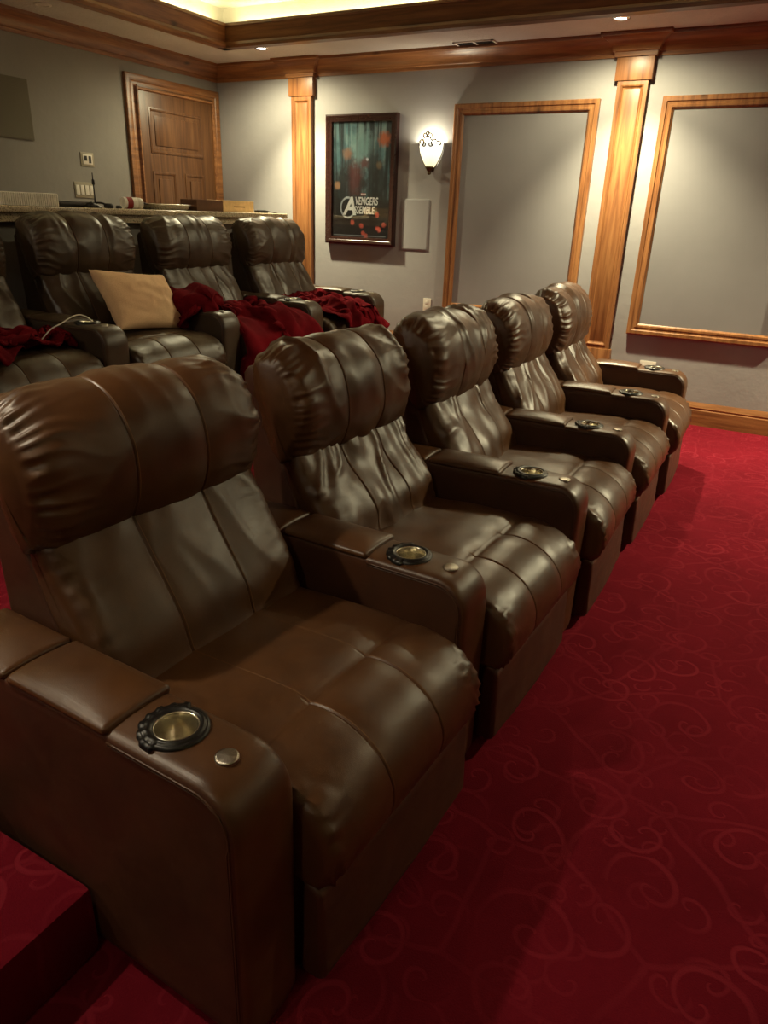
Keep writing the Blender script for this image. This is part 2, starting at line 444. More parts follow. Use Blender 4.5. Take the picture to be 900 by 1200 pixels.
# ------------------------------------------------------------------ the room shell
def build_room():
    S = lambda o: tag(o, kind='structure')
    S(MB().box(XL, XB, YF, 2.2, -.12, 0).build('floor', M['carpet']))
    # carpeted platform for the rear row
    S(MB().box(XL, XB, 1.62, YA, 0, ZP).build('floor_platform', M['carpet'], bevel=.018))
    S(MB().box(XL, .645, .972, 1.6, 0, .175).build('trim_carpeted_step', M['carpet'], bevel=.018))
    S(MB().box(XL, .645, 1.32, 1.6, .175, ZP - .001).build('trim_upper_step', M['carpet'], bevel=.018))
    S(MB().box(XB, XB + .12, YF - .12, YA + .12, -.12, 3.1).build('wall_right', M['wall']))
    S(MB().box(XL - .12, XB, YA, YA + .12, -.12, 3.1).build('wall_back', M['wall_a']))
    S(MB().box(XL - .12, XL, YF - .12, YA, -.12, 3.1).build('wall_left', M['wall']))
    S(MB().box(XL, XB, YF - .12, YF, -.12, 3.1).build('wall_front', M['wall']))
    # ceiling: soffit ring and tray
    x0, x1, y0, y1 = -.9, 5.36, -2.9, 4.55; zt = 2.90
    m = MB()
    m.box(XL, x0, YF, YA, ZC, ZC + .08); m.box(x1, XB, YF, YA, ZC, ZC + .08)
    m.box(x0, x1, YF, y0, ZC, ZC + .08); m.box(x0, x1, y1, YA, ZC, ZC + .08)
    m.box(x0 - .05, x0, y0, y1, ZC + .08, zt); m.box(x1, x1 + .05, y0, y1, ZC + .08, zt)
    m.box(x0 - .05, x1 + .05, y0 - .05, y0, ZC + .08, zt); m.box(x0 - .05, x1 + .05, y1, y1 + .05, ZC + .08, zt)
    m.box(x0 - .05, x1 + .05, y0 - .05, y1 + .05, zt, zt + .08)
    S(m.build('ceiling', M['ceil']))
    # wood band round the tray
    band = [(0, ZC + .002), (.004, ZC - .012), (.082, ZC - .012), (.086, ZC + .01), (.076, ZC + .03), (.08, ZC + .036), (.084, ZC + .08), (.09, ZC + .09), (.1, ZC + .125), (.112, ZC + .13), (.112, ZC + .15), (.09, ZC + .15), (.075, ZC + .09), (0, ZC + .09)]
    S(sweep_plan('trim_tray_right', [(x1, y0), (x1, y1), ], band, M['wood_shaded_y']))
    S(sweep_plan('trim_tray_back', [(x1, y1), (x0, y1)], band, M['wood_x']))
    S(sweep_plan('trim_tray_left', [(x0, y1), (x0, y0)], band, M['wood_shaded_y']))
    S(sweep_plan('trim_tray_front', [(x0, y0), (x1, y0)], band, M['wood_shaded_x']))
    # cove lamps on the ledge
    for nm, loc, sx, sy in (('cove_lamp', (x1 - .045, (y0 + y1) / 2, ZC + .14), .05, y1 - y0 - .3), ('cove_lamp', ((x0 + x1) / 2, y1 - .045, ZC + .14), x1 - x0 - .3, .05),
                            ('cove_lamp', (x0 + .045, (y0 + y1) / 2, ZC + .14), .05, y1 - y0 - .3), ('cove_lamp', ((x0 + x1) / 2, y0 + .045, ZC + .14), x1 - x0 - .3, .05)):
        L = bpy.data.lights.new(nm, 'AREA'); L.shape = 'RECTANGLE'; L.size = sx; L.size_y = sy
        L.energy = COVE; L.color = (1, .88, .42)
        o = bpy.data.objects.new(nm, L); o.location = loc; o.rotation_euler = (PI, 0, 0); link(o)
    # crown along both walls, breaking out round the pilasters
    crown = [(0, 2.492), (.012, 2.492), (.016, 2.515), (.026, 2.52), (.034, 2.545), (.06, 2.578), (.085, 2.592), (.092, 2.6), (.105, 2.604), (.108, ZC), (0, ZC)]
    S(sweep_plan('trim_crown_right', [(XB, YF), (XB, YA)], crown, M['wood_y']))
    S(sweep_plan('trim_crown_back', [(XB, YA), (XL, YA)], crown, M['wood_x']))
    bb = [(0, ZB0 := 0), (.02, 0), (.02, .115), (.014, .125), (.018, .135), (.012, .15), (.006, .163), (0, .175)]
    S(sweep_plan('baseboard_right', [(XB, YF), (XB, 1.615)], bb, M['wood_y']))
    S(sweep_plan('baseboard_platform', [(XB, 1.63), (XB, YA)], [(d, z + ZP) for d, z in bb], M['wood_y']))
    S(sweep_plan('baseboard_back', [(4.79, YA), (XL, YA)], [(d, z + ZP) for d, z in bb], M['wood_x']))

COVE = 24

def mapB(a, b, d): return (XB - d, a, b)
def mapA(a, b, d): return (a, YA - d, b)

def pilaster(yc, zb, label):
    t = thing('pilaster', label, 'pilaster', (XB, yc, zb), 0, 'wood pilasters on the side wall')
    def bx(name, hw, d, z0, z1, mat='wood_z', bev=.003):
        return MB().box(-d, -.001, -hw, hw, z0 - zb, z1 - zb).build(name, M[mat], t, bevel=bev)
    bx('plinth', .125, .055, zb, zb + .30 if zb > 0 else .50)
    s0 = zb + .30 if zb > 0 else .50
    s = bx('shaft', .105, .03, s0, 2.345)
    fr = rect_frame('panel_moulding', lambda a, b, d: (-.03 - d, a, b - zb), -.105, .105, s0, 2.345,
                    [(0, 0), (0, .012), (.026, .012), (.03, .017), (.036, .014), (.042, .004), (.05, 0)], M['wood_z'], s)
    bx('capital_block', .128, .052, 2.345, 2.50, 'wood_z', .004)
    crown = [(0, 2.488), (.014, 2.488), (.018, 2.515), (.03, 2.52), (.036, 2.545), (.062, 2.578), (.087, 2.592), (.094, 2.6), (.107, 2.604), (.11, ZC - .001), (0, ZC - .001)]
    pth = [(-.001, -.128), (-.052, -.128), (-.052, .128), (-.001, .128)]
    sweep_plan('crown_return', pth, [(d, z - zb) for d, z in crown], M['wood_y'], parent=t)
    return t

def framed_panel(y0, y1, z0, z1, label):
    t = thing('acoustic_panel', label, 'wall panel', (XB, (y0 + y1) / 2, z0), 0, 'framed panels on the side wall')
    yc = (y0 + y1) / 2
    f = lambda a, b, d: (-d, a - yc, b - z0)
    prof = [(0, .001), (0, .034), (.008, .04), (.03, .04), (.036, .032), (.05, .03), (.055, .034), (.068, .032), (.074, .022), (.08, .018), (.08, .001)]
    m = len(prof)
    rect_frame('frame', f, y0, y1, z0, z1, prof, M['wood_z'], t)
    MB().box(-.012, -.001, y0 + .07 - yc, y1 - .07 - yc, .07, z1 - z0 - .07).build('fabric_panel', M['fabric'], t)
    return t

def build_wall_things():
    pilaster(1.355, 0, 'broad knotty wood pilaster between the two framed panels, behind the farthest recliner')
    pilaster(4.175, ZP, 'slim knotty wood pilaster left of the movie poster near the room corner')
    framed_panel(1.57, 2.71, .66, 2.243, 'tall wood framed grey wall panel between the wall sconce and broad pilaster')
    framed_panel(.07, 1.135, .635, 2.243, 'wood framed grey wall panel right of the broad pilaster, cut by photo edge')
    # speaker grilles
    t = thing('wall_speaker', 'pale grey in-wall speaker grille below the sconce', 'speaker', (XB, 3.026, 1.147))
    MB().box(-.008, -.001, -.128, .128, 0, .403).build('bezel', M['grille_wall'], t, bevel=.003)
    MB().box(-.010, -.0081, -.12, .12, .008, .395).build('grille', M['grille_wall'], t)
    t = thing('wall_speaker', 'dark square speaker grille high on the rear wall at the left edge', 'speaker', (3.70, YA, 1.83))
    MB().box(-.21, .21, -.01, -.001, 0, .393).build('bezel', M['grille'], t, bevel=.003)
    MB().box(-.2, .2, -.013, -.0101, .01, .383).build('grille', M['grille'], t)
    # outlets
    t = thing('outlet', 'small white outlet plate low on the wall left of the tall framed panel', 'outlet', (XB, 2.87, .64))
    MB().box(-.006, -.001, -.037, .037, 0, .115).build('plate', M['white_plastic'], t, bevel=.002)
    for z in (.025, .065): MB().box(-.008, -.0061, -.015, .015, z, z + .028).build('socket', M['white_plastic'], t, bevel=.001)
    t = thing('outlet', 'white wall plate just above the arm of the farthest recliner', 'outlet', (XB, .94, .365))
    MB().box(-.006, -.001, -.06, .06, 0, .075).build('plate', M['white_plastic'], t, bevel=.002)
    for y in (-.035, .01): MB().box(-.008, -.0061, y, y + .026, .022, .052).build('socket', M['white_plastic'], t, bevel=.001)
    # switches
    t = thing('wall_control', 'small square control plate with dark window above the light switches', 'switch', (4.367, YA, 1.69))
    MB().box(-.062, .062, -.006, -.001, 0, .10).build('plate', M['plate'], t, bevel=.002)
    MB().box(-.045, .045, -.010, -.0061, .015, .085).build('face', M['white_plastic'], t, bevel=.001)
    MB().box(-.034, -.008, -.012, -.0101, .04, .075).build('display', M['black_plastic'], t)
    MB().box(.008, .032, -.012, -.0101, .025, .075).build('button', M['dark_plastic'], t)
    t = thing('light_switch', 'four gang light switch plate behind the antenna on the bar', 'switch', (4.31, YA, 1.46))
    MB().box(-.095, .095, -.006, -.001, 0, .115).build('plate', M['plate'], t, bevel=.002)
    for k in range(4): MB().box(-.085 + k * .044, -.052 + k * .044, -.011, -.0061, .022, .092).build('rocker', M['white_plastic'], t, bevel=.002)
    # ceiling vent
    t = thing('air_vent', 'small white slotted air vent in the soffit above the tall framed panel', 'vent', (5.79, 2.52, ZC))
    m = MB(); m.box(-.06, .06, -.16, -.145, -.008, -.001); m.box(-.06, .06, .145, .16, -.008, -.001); m.box(-.06, -.045, -.16, .16, -.008, -.001); m.box(.045, .06, -.16, .16, -.008, -.001); m.box(-.045, .045, -.008, .008, -.008, -.001)
    m.build('vent_frame', M['white_plastic'], t)
    MB().box(-.045, .045, -.145, .145, -.002, -.0008).build('duct_shade', M['black_plastic'], t)  # black sheet standing in for the shade behind the slats
    for k in range(5): MB().box(-.042 + k * .018, -.036 + k * .018, -.145, .145, -.007, -.0021).build('slat', M['dark_plastic'], t)

def can_or_fill_light(x, y, label, on=True, power=60, spot=True, tgt=None, vis=True, color=(1, .89, .55), size=100, blend=.6):
    if vis:
        t = thing('recessed_light', label, 'ceiling light', (x, y, ZC), 0, 'recessed soffit lights')
        m = MB(); m.lathe([(.036, -.001), (.036, -.006), (.042, -.009), (.056, -.006), (.058, -.001)], 32)
        m.build('trim_ring', M['chrome'] if on else M['white_plastic'], t, smooth=True)
        m = MB(); m.lathe([(.0001, -.003), (.02, -.0035), (.036, -.004)], 24)
        m.build('lens', M['lens_on'] if on else M['white_plastic'], t, smooth=True)
    if spot:
        L = bpy.data.lights.new('can_or_fill_spot', 'SPOT'); L.energy = power; L.color = color; L.spot_size = R(size); L.spot_blend = blend; L.shadow_soft_size = .035
        o = bpy.data.objects.new('can_or_fill_spot', L); o.location = (x, y, ZC - .03); link(o)
        d = Vector(tgt) - o.location if tgt else Vector((0, 0, -1))
        o.rotation_euler = d.to_track_quat('-Z', 'Y').to_euler()
M['lens_on'] = emit('lit_lens', (1, .95, .85), 25)

def build_lights():
    can_or_fill_light(5.42, 4.22, 'lit recessed soffit light near the room corner above the slim pilaster', power=340, tgt=(5.62, 3.75, 0), size=94, blend=.85)
    can_or_fill_light(5.44, 1.38, 'lit recessed soffit light above the broad pilaster', power=370, tgt=(5.6, 1.1, 0), size=94, blend=.85)
    for y_ in (4.22, 1.38): can_or_fill_light(5.40, y_, '', vis=False, power=80, size=172)  # added wide lamps without fixtures, brighten the crown and upper wall
    can_or_fill_light(3.83, 4.78, 'unlit recessed soffit light above the dark rear wall', on=False, spot=False)
    # next can along the side wall, then unseen lamps added as fill
    can_or_fill_light(5.44, -1.5, '', vis=False, power=640, tgt=(4.7, -.35, 0), size=104, blend=1)
    can_or_fill_light(3.0, -3.2, '', vis=False, power=16, tgt=(3.0, -1.2, 0), size=130)  # added fill from the front
    can_or_fill_light(-1.2, .6, '', vis=False, power=22, tgt=(.6, .9, .5), size=120, color=(1, .85, .6))  # added fill from the left
    can_or_fill_light(.35, 2.1, '', vis=False, power=92, tgt=(.25, 1.25, 0), size=88, color=(1, .85, .6))  # added lamp hanging free below the tray, brightens steps and arm tops
    can_or_fill_light(-1.2, 3.4, '', vis=False, power=48, tgt=(2.4, 3.2, .8), size=130, color=(1, .85, .66))  # added fill towards the bar and rear row

def build_sconce():
    t = thing('wall_sconce', 'lit glass shell wall sconce with bronze scrollwork between poster and tall panel', 'lamp', (XB, 2.905, 1.735))
    # half bowl of ribbed glass
    prof = [(.030, .055), (.055, .085), (.078, .125), (.094, .165), (.102, .205), (.104, .235)]
    V = []; F = []; n = 48
    for i in range(n + 1):
        a = PI / 2 + PI * i / n
        for r, z in prof:
            q = r * (1 + .025 * math.cos(a * 24)); V.append((q * math.cos(a) * .8 - .002, q * math.sin(a), z))
    m = len(prof)
    for i in range(n):
        for k in range(m - 1): F.append((i * m + k, (i + 1) * m + k, (i + 1) * m + k + 1, i * m + k + 1))
    o = mesh_obj('glass_shade', V, F, M['glow_glass'], t)
    # finial under the glass
    mb = MB(); mb.lathe([(.0001, 0), (.012, .004), (.016, .014), (.010, .024), (.020, .034), (.034, .05), (.036, .06), (.030, .064)], 24, (-.028, 0, 0))
    mb.build('finial', M['bronze'], t, smooth=True)
    mb = MB(); mb.box(-.008, -.001, -.035, .035, .03, .2); mb.build('back_plate', M['bronze'], t, bevel=.003)
    # side ribs and crest scrolls
    mb = MB()
    for s in (-1, 1):
        mb.tube([(-.006, s * .034, .055), (-.008, s * .062, .09), (-.008, s * .09, .14), (-.008, s * .106, .19), (-.008, s * .112, .235)], .004, 8)
    mb.build('side_rib', M['bronze'], t, smooth=True)
    mb = MB()
    def arc(cy, cz, r, a0, a1, n=14, dx=None):
        pts = []
        for i in range(n + 1):
            a = a0 + (a1 - a0) * i / n; y = cy + r * math.cos(a); z = cz + r * math.sin(a)
            x = -.8 * math.sqrt(max(0, .106 ** 2 - y * y)) - .006; pts.append((x, y, z))
        return pts
    for s in (-1, 1):
        f = (lambda p: [(x, s * y, z) for x, y, z in p])
        mb.tube(f(arc(.0, .245, .034, R(10), R(90))), .006, 6)
        mb.tube(f(arc(.022, .285, .016, R(-120), R(170))), .005, 6)
        mb.tube(f(arc(.056, .235, .022, R(20), R(260))), .006, 6)
        mb.tube(f(arc(.084, .232, .014, R(-60), R(200))), .005, 6)
        mb.tube(f(arc(.03, .222, .014, R(90), R(330))), .005, 6)
    mb.tube(arc(0, .3, .012, R(-90), R(270), 18), .005, 6)
    mb.build('crest_scrollwork', M['bronze'], t, smooth=True)
    L = bpy.data.lights.new('sconce_bulb', 'POINT'); L.energy = 9; L.color = (1, .92, .68); L.shadow_soft_size = .03
    o = bpy.data.objects.new('sconce_bulb', L); o.location = (XB - .05, 2.905, 1.735 + .215); link(o)
tt = NT('glowing_ribbed_glass'); cc = tt.coord()
tt.base(srgb(240, 236, 214)); tt.set(Roughness=.4)
sz = tt.n('ShaderNodeSeparateXYZ'); tt.l(cc, sz.inputs[0])
tt.l(tt.ramp(tt.math('MULTIPLY', sz.outputs[2], 4.2), [(.2, (.85, .74, .36)), (.75, (1, .97, .82))]), tt.b.inputs['Emission Color'])
tt.b.inputs['Emission Strength'].default_value = 1.25; M['glow_glass'] = tt.m

def text_mesh(name, body, size, mapf, mat, parent, shear=0, bold=.0, xs=1.0):
    cu = bpy.data.curves.new(name, 'FONT'); cu.body = body; cu.size = size; cu.shear = shear; cu.offset = bold; cu.resolution_u = 6
    tmp = bpy.data.objects.new(name + '_src', cu); COL.objects.link(tmp)
    dg = bpy.context.evaluated_depsgraph_get(); me = bpy.data.meshes.new_from_object(tmp.evaluated_get(dg))
    bpy.data.objects.remove(tmp)
    for v in me.vertices: v.co = mapf(v.co.x * xs, v.co.y, 0)
    me.materials.clear(); me.materials.append(mat); me.name = name
    return link(bpy.data.objects.new(name, me), parent)

def build_poster():
    y0, y1, z0, z1 = 3.212, 3.912, 1.165, 2.197   # frame outside
    t = thing('movie_poster', 'movie poster in a dark espresso frame on the wall left of the sconce', 'poster', (XB, (y0 + y1) / 2, z0))
    yc = (y0 + y1) / 2
    f = lambda a, b, d: (-d, a - yc, b - z0)
    rect_frame('frame', f, y0, y1, z0, z1, [(0, .001), (0, .05), (.012, .056), (.03, .05), (.036, .044), (.055, .04), (.06, .026), (.06, .001)], M['frame_dark'], t)
    MB().box(-.018, -.002, y0 + .05 - yc, y1 - .05 - yc, .05, z1 - z0 - .05).build('print', M['poster'], t)
    W = y1 - y0 - .12; Hh = z1 - z0 - .12; tz = .06
    # lettering lives on the print: local 2-D (right, up) measured from the print's lower left corner
    def mp(px, pz, d=.0195): return lambda x, y, z: (-d, (W / 2) - (px * W + x), tz + pz * Hh + y)
    white = M['poster_white']
    text_mesh('poster_lettering', 'A', .20, mp(.20, .205), white, t, .18, .006, .92)
    text_mesh('poster_lettering', 'VENGERS', .086, mp(.40, .295), white, t, .18, .002, .64)
    text_mesh('poster_lettering', 'SSEMBLE', .086, mp(.385, .215), white, t, .18, .002, .64)
    # ring round the big letter
    mb = MB(); n = 40; a0, a1 = R(70), R(330); V = []; F = []
    cx, cz = .275, .265
    for i in range(n + 1):
        a = a0 + (a1 - a0) * i / n
        for r in (.066, .080):
            V.append(mp(cx, cz, .0190)(r * math.cos(a), r * math.sin(a) * 1.12, 0))
    for i in range(n): F.append((2 * i, 2 * i + 1, 2 * i + 3, 2 * i + 2))
    mesh_obj('poster_ring', V, F, M['poster_silver'], t, False)
    r = mp(.50, .375, .0188)
    MB().quad(r(0, 0, 0), r(.05, 0, 0), r(.05, .02, 0), r(0, .02, 0)).build('poster_tab', M['red_paint'], t)
    text_mesh('poster_lettering', 'MARVEL', .016, mp(.502, .381, .0196), white, t, 0, .0006, .95)
    # credit line along the foot
    r = mp(.02, .012, .0188)
    MB().quad(r(0, 0, 0), r(.54, 0, 0), r(.54, .006, 0), r(0, .006, 0)).build('poster_footer', M['poster_silver'], t)
    # glazing
    MB().box(-.0235, -.0215, y0 + .055 - yc, y1 - .055 - yc, .055, z1 - z0 - .055).build('glazing', M['glass'], t)

def poster_mat():
    t = NT('abstract_poster_print'); c = t.coord()
    s = t.n('ShaderNodeSeparateXYZ'); t.l(c, s.inputs[0])
    yy = t.math('MULTIPLY', s.outputs[1], -1)           # right on the picture
    zz = s.outputs[2]
    U = t.math('ADD', t.math('DIVIDE', yy, .58), .5); Vv = t.math('DIVIDE', t.math('SUBTRACT', zz, .06), .91)
    def vec(su, sv):
        x = t.n('ShaderNodeCombineXYZ'); t.l(t.math('MULTIPLY', U, su), x.inputs[0]); t.l(t.math('MULTIPLY', Vv, sv), x.inputs[1]); return x.outputs[0]
    sky = t.ramp(t.noise(vec(4, 5), 1, 5, .6, .5), [(.25, srgb(36, 74, 88)), (.5, srgb(126, 182, 196)), (.8, srgb(228, 246, 246))])
    tow = t.ramp(t.noise(vec(14, .7), 1, 3, .6), [(.42, (0, 0, 0)), (.56, (1, 1, 1))])
    sky = t.mix(t.math('MULTIPLY', tow, .6), srgb(20, 42, 50), sky)
    ground = t.ramp(t.noise(vec(7, 7), 1, 4), [(.3, srgb(10, 10, 12)), (.75, srgb(36, 32, 34))])
    edge = t.math('ADD', Vv, t.math('MULTIPLY', t.math('SUBTRACT', t.noise(vec(6, 6), 1, 4), .5), .4))
    fac = t.ramp(edge, [(.32, (0, 0, 0)), (.58, (1, 1, 1))])
    col = t.mix(fac, ground, sky)
    def blob(u, v, r, cl, st=1.0, asp=1.5):
        nonlocal col
        du = t.math('SUBTRACT', U, u); dv = t.math('MULTIPLY', t.math('SUBTRACT', Vv, v), asp)
        d = t.math('SQRT', t.math('ADD', t.math('MULTIPLY', du, du), t.math('MULTIPLY', dv, dv)))
        d = t.math('ADD', d, t.math('MULTIPLY', t.math('SUBTRACT', t.noise(vec(16, 22), 1, 3), .5), r * .9))
        m_ = t.ramp(t.math('DIVIDE', d, r), [(.45, (1, 1, 1)), (1, (0, 0, 0))])
        col = t.mix(t.math('MULTIPLY', m_, st), col, cl)
    blob(.5, .78, .3, srgb(150, 190, 194), .5)
    stre = t.ramp(t.noise(vec(26, .5), 1, 2), [(.6, (0, 0, 0)), (.68, (1, 1, 1))])
    col = t.mix(t.math('MULTIPLY', t.math('MULTIPLY', stre, t.ramp(Vv, [(.55, (0, 0, 0)), (.8, (1, 1, 1))])), .5), col, srgb(200, 232, 236))
    blob(.70, .60, .16, srgb(20, 30, 36), .85, .6); blob(.30, .62, .13, srgb(28, 38, 44), .8, .7); blob(.5, .56, .12, srgb(30, 30, 34), .7, .8)
    blob(.88, .86, .12, srgb(214, 106, 52), .9)
    blob(.25, .74, .1, srgb(170, 110, 74), .6)
    blob(.38, .52, .17, srgb(88, 22, 24), .85, .9); blob(.56, .66, .09, srgb(96, 30, 30), .8); blob(.60, .69, .03, srgb(220, 220, 240), .9)
    blob(.82, .50, .17, srgb(24, 26, 30), .9, .7); blob(.18, .50, .16, srgb(26, 30, 36), .9, .8); blob(.55, .48, .1, srgb(22, 24, 28), .8)
    blob(.08, .46, .07, srgb(190, 140, 100), .6); blob(.8, .64, .06, srgb(150, 120, 84), .5)
    for u, v in ((.36, .13), (.52, .105), (.55, .04), (.8, .085), (.83, .075), (.91, .12), (.6, .015), (.79, .21)): blob(u, v, .045, srgb(206, 84, 62), .8)
    t.base(col); t.set(Roughness=.45); return t.m
M['poster'] = poster_mat()
M['poster_white'] = simple('poster_white_ink', srgb(224, 226, 228), .5, var=.03)
M['poster_silver'] = simple('poster_silver_ink', srgb(150, 158, 168), .5, var=.1)
t = NT('picture_glass'); c = t.coord(); f = t.noise(c, 3, 2)
t.b.inputs['Transmission Weight'].default_value = 1; t.b.inputs['IOR'].default_value = 1.45
t.base(t.ramp(f, [(0, (.96, .97, .97)), (1, (1, 1, 1))])); t.set(Roughness=.02); M['glass'] = t.m

def build_door():
    t = tag(MB().box(4.92, 5.83, YA - .035, YA - .002, ZP + .005, 2.335).build('door_1', M['wood_door'], bevel=.002), kind='structure')
    pan = [(0, .001), (0, .012), (.012, .008), (.022, -.002), (.022, .001)]
    f = lambda a, b, d: (a, YA - .035 - d, b)
    for a0, a1, b0, b1 in ((5.02, 5.66, 1.84, 2.187), (5.02, 5.293, .95, 1.70), (5.41, 5.667, .95, 1.70), (5.02, 5.66, .42, .82)):
        rect_frame('door_panel', f, a0, a1, b0, b1, [(0, -.001), (0, .006), (.012, .010), (.024, .006), (.03, -.001)], M['wood_door'], t)
        MB().box(a0 + .06, a1 - .06, YA - .043, YA - .034, b0 + .06, b1 - .06).build('door_panel', M['wood_door'], t, bevel=.006)
    prof = [(0, .001), (0, .028), (.01, .032), (.05, .03), (.058, .024), (.07, .028), (.085, .026), (.095, .05), (.108, .05), (.115, .04), (.115, .001)]
    o = rect_frame('door_casing', mapA, 4.805, 5.925, ZP, 2.412, prof, M['wood_x'], t, closed=False)
    mb = MB(); mb.lathe([(.0001, 0), (.022, .002), (.026, .012), (.012, .02), (.012, .04), (.026, .052), (.028, .066), (.0001, .076)], 24)
    k = mb.build('door_knob', M['bronze'], t, smooth=True); k.location = (5.0, YA - .035, 1.22); k.rotation_euler = (PI / 2, 0, 0)

# ------------------------------------------------------------------ recliners
PITCH = .803
def grid_mesh(P, V0=None):
    """P: (nu, ns, 3) closed in s -> faces plus two end fans"""
    nu, ns = P.shape[:2]
    V = P.reshape(-1, 3)
    i = np.arange(nu - 1)[:, None] * ns; s = np.arange(ns)[None]; s2 = (s + 1) % ns
    F = np.stack([i + s, i + s2, i + ns + s2, i + ns + s], -1).reshape(-1, 4)
    return V, F

def normals(P):
    du = np.gradient(P, axis=0); ds = (np.roll(P, -1, 1) - np.roll(P, 1, 1))
    n = np.cross(ds, du); n /= np.linalg.norm(n, axis=2, keepdims=True) + 1e-12
    return n

def cushion(name, prof, n_s, W, u_list, rim_e, rim_r, disp, mat, parent, u0=0, stitch=None, thread=None, dome=0.0):
    """soft body lofted along u. prof (v,z) closed. disp(U,S,Z,V) normal displacement. local xyz = (u, -v, z)"""
    P2, L = resample(prof, n_s)
    nin = inward(P2); cen = P2.mean(0)
    u = np.array(u_list); rows = []
    rr_, ee_ = rim_r(P2, nin) if callable(rim_r) else (np.full(n_s, rim_r), np.full(n_s, rim_e))
    for x in u:
        d = np.clip((abs(x) - (W / 2 - ee_)) / ee_, 0, 1)
        rows.append(P2 + nin * (rr_ * (1 - np.sqrt(1 - d ** 2)))[:, None])
    A = np.array(rows)
    P = np.zeros((len(u), n_s, 3)); P[..., 0] = u[:, None] + u0; P[..., 1] = -A[..., 0]; P[..., 2] = A[..., 1]
    N = normals(P)
    c3 = P.mean(axis=(0, 1))
    if np.sum((P - c3) * N) < 0: N = -N
    S = np.linspace(0, L, n_s, endpoint=False)[None].repeat(len(u), 0); U = u[:, None].repeat(n_s, 1)
    D = disp(U, S, A[..., 1], A[..., 0])
    R0 = P.copy()
    en = np.clip((W / 2 - np.abs(U)) / .022, 0, 1); D = D * (en * en * (3 - 2 * en))
    P = P + N * D[..., None]
    V, F = grid_mesh(P)
    nv = len(V)
    F = [tuple(f) for f in F]; nf = len(F)
    nu = len(u); V = [V]
    for base, row, sg in ((0, R0[0], -1), ((nu - 1) * n_s, R0[-1], 1)):
        c_ = row.mean(0); prev = base
        for kk, sc in enumerate((.93, .8, .55, .28)):
            ring = c_ + (row - c_) * sc; ring[:, 0] = row[:, 0] * sc + c_[0] * (1 - sc) + sg * dome * (1 - sc * sc)
            o_ = nv; V.append(ring); nv += n_s
            for k in range(n_s):
                l = (k + 1) % n_s; F.append((prev + k, prev + l, o_ + l, o_ + k))
            prev = o_
        V.append((c_ + np.array([sg * dome, 0, 0]))[None])
        for k in range(n_s): F.append((prev + k, prev + (k + 1) % n_s, nv))
        nv += 1
    V = np.vstack(V)
    fm = None; mats = None
    if stitch and thread:
        fm = np.zeros(len(F), np.int32); mid = (u[:-1] + u[1:]) / 2
        for sx in stitch:
            for i, q in enumerate(mid):
                if any(abs(q - sx - o_) < .0009 for o_ in (.0052,)): fm[i * n_s:(i + 1) * n_s] = 1
        mats = [mat, thread]
    o = mesh_obj(name, V, F, mat, parent, True, mats, fm)
    recalc(o)
    return o

def u_samples(W, seams, step=.011):
    s = set(np.round(np.arange(-W / 2, W / 2 + 1e-6, step), 5).tolist() + [round(W / 2, 5), round(-W / 2, 5)])
    for e in (.002, .005, .009, .014, .02):
        s |= {round(W / 2 - e, 5), round(-W / 2 + e, 5)}
    out = sorted(s)
    for sx in seams:
        out = [q for q in out if abs(q - sx) > .013]
        out += [sx + o_ for o_ in (-.012, -.0085, -.006, -.0045, -.002, 0, .002, .0045, .006, .0085, .012)]
    return sorted(out)

def seam_dent(U, sx, depth=.005, wide=.006):
    d = np.abs(U - sx)
    return -depth * np.exp(-(d / .003) ** 2) - wide * np.exp(-(d / .028) ** 2)

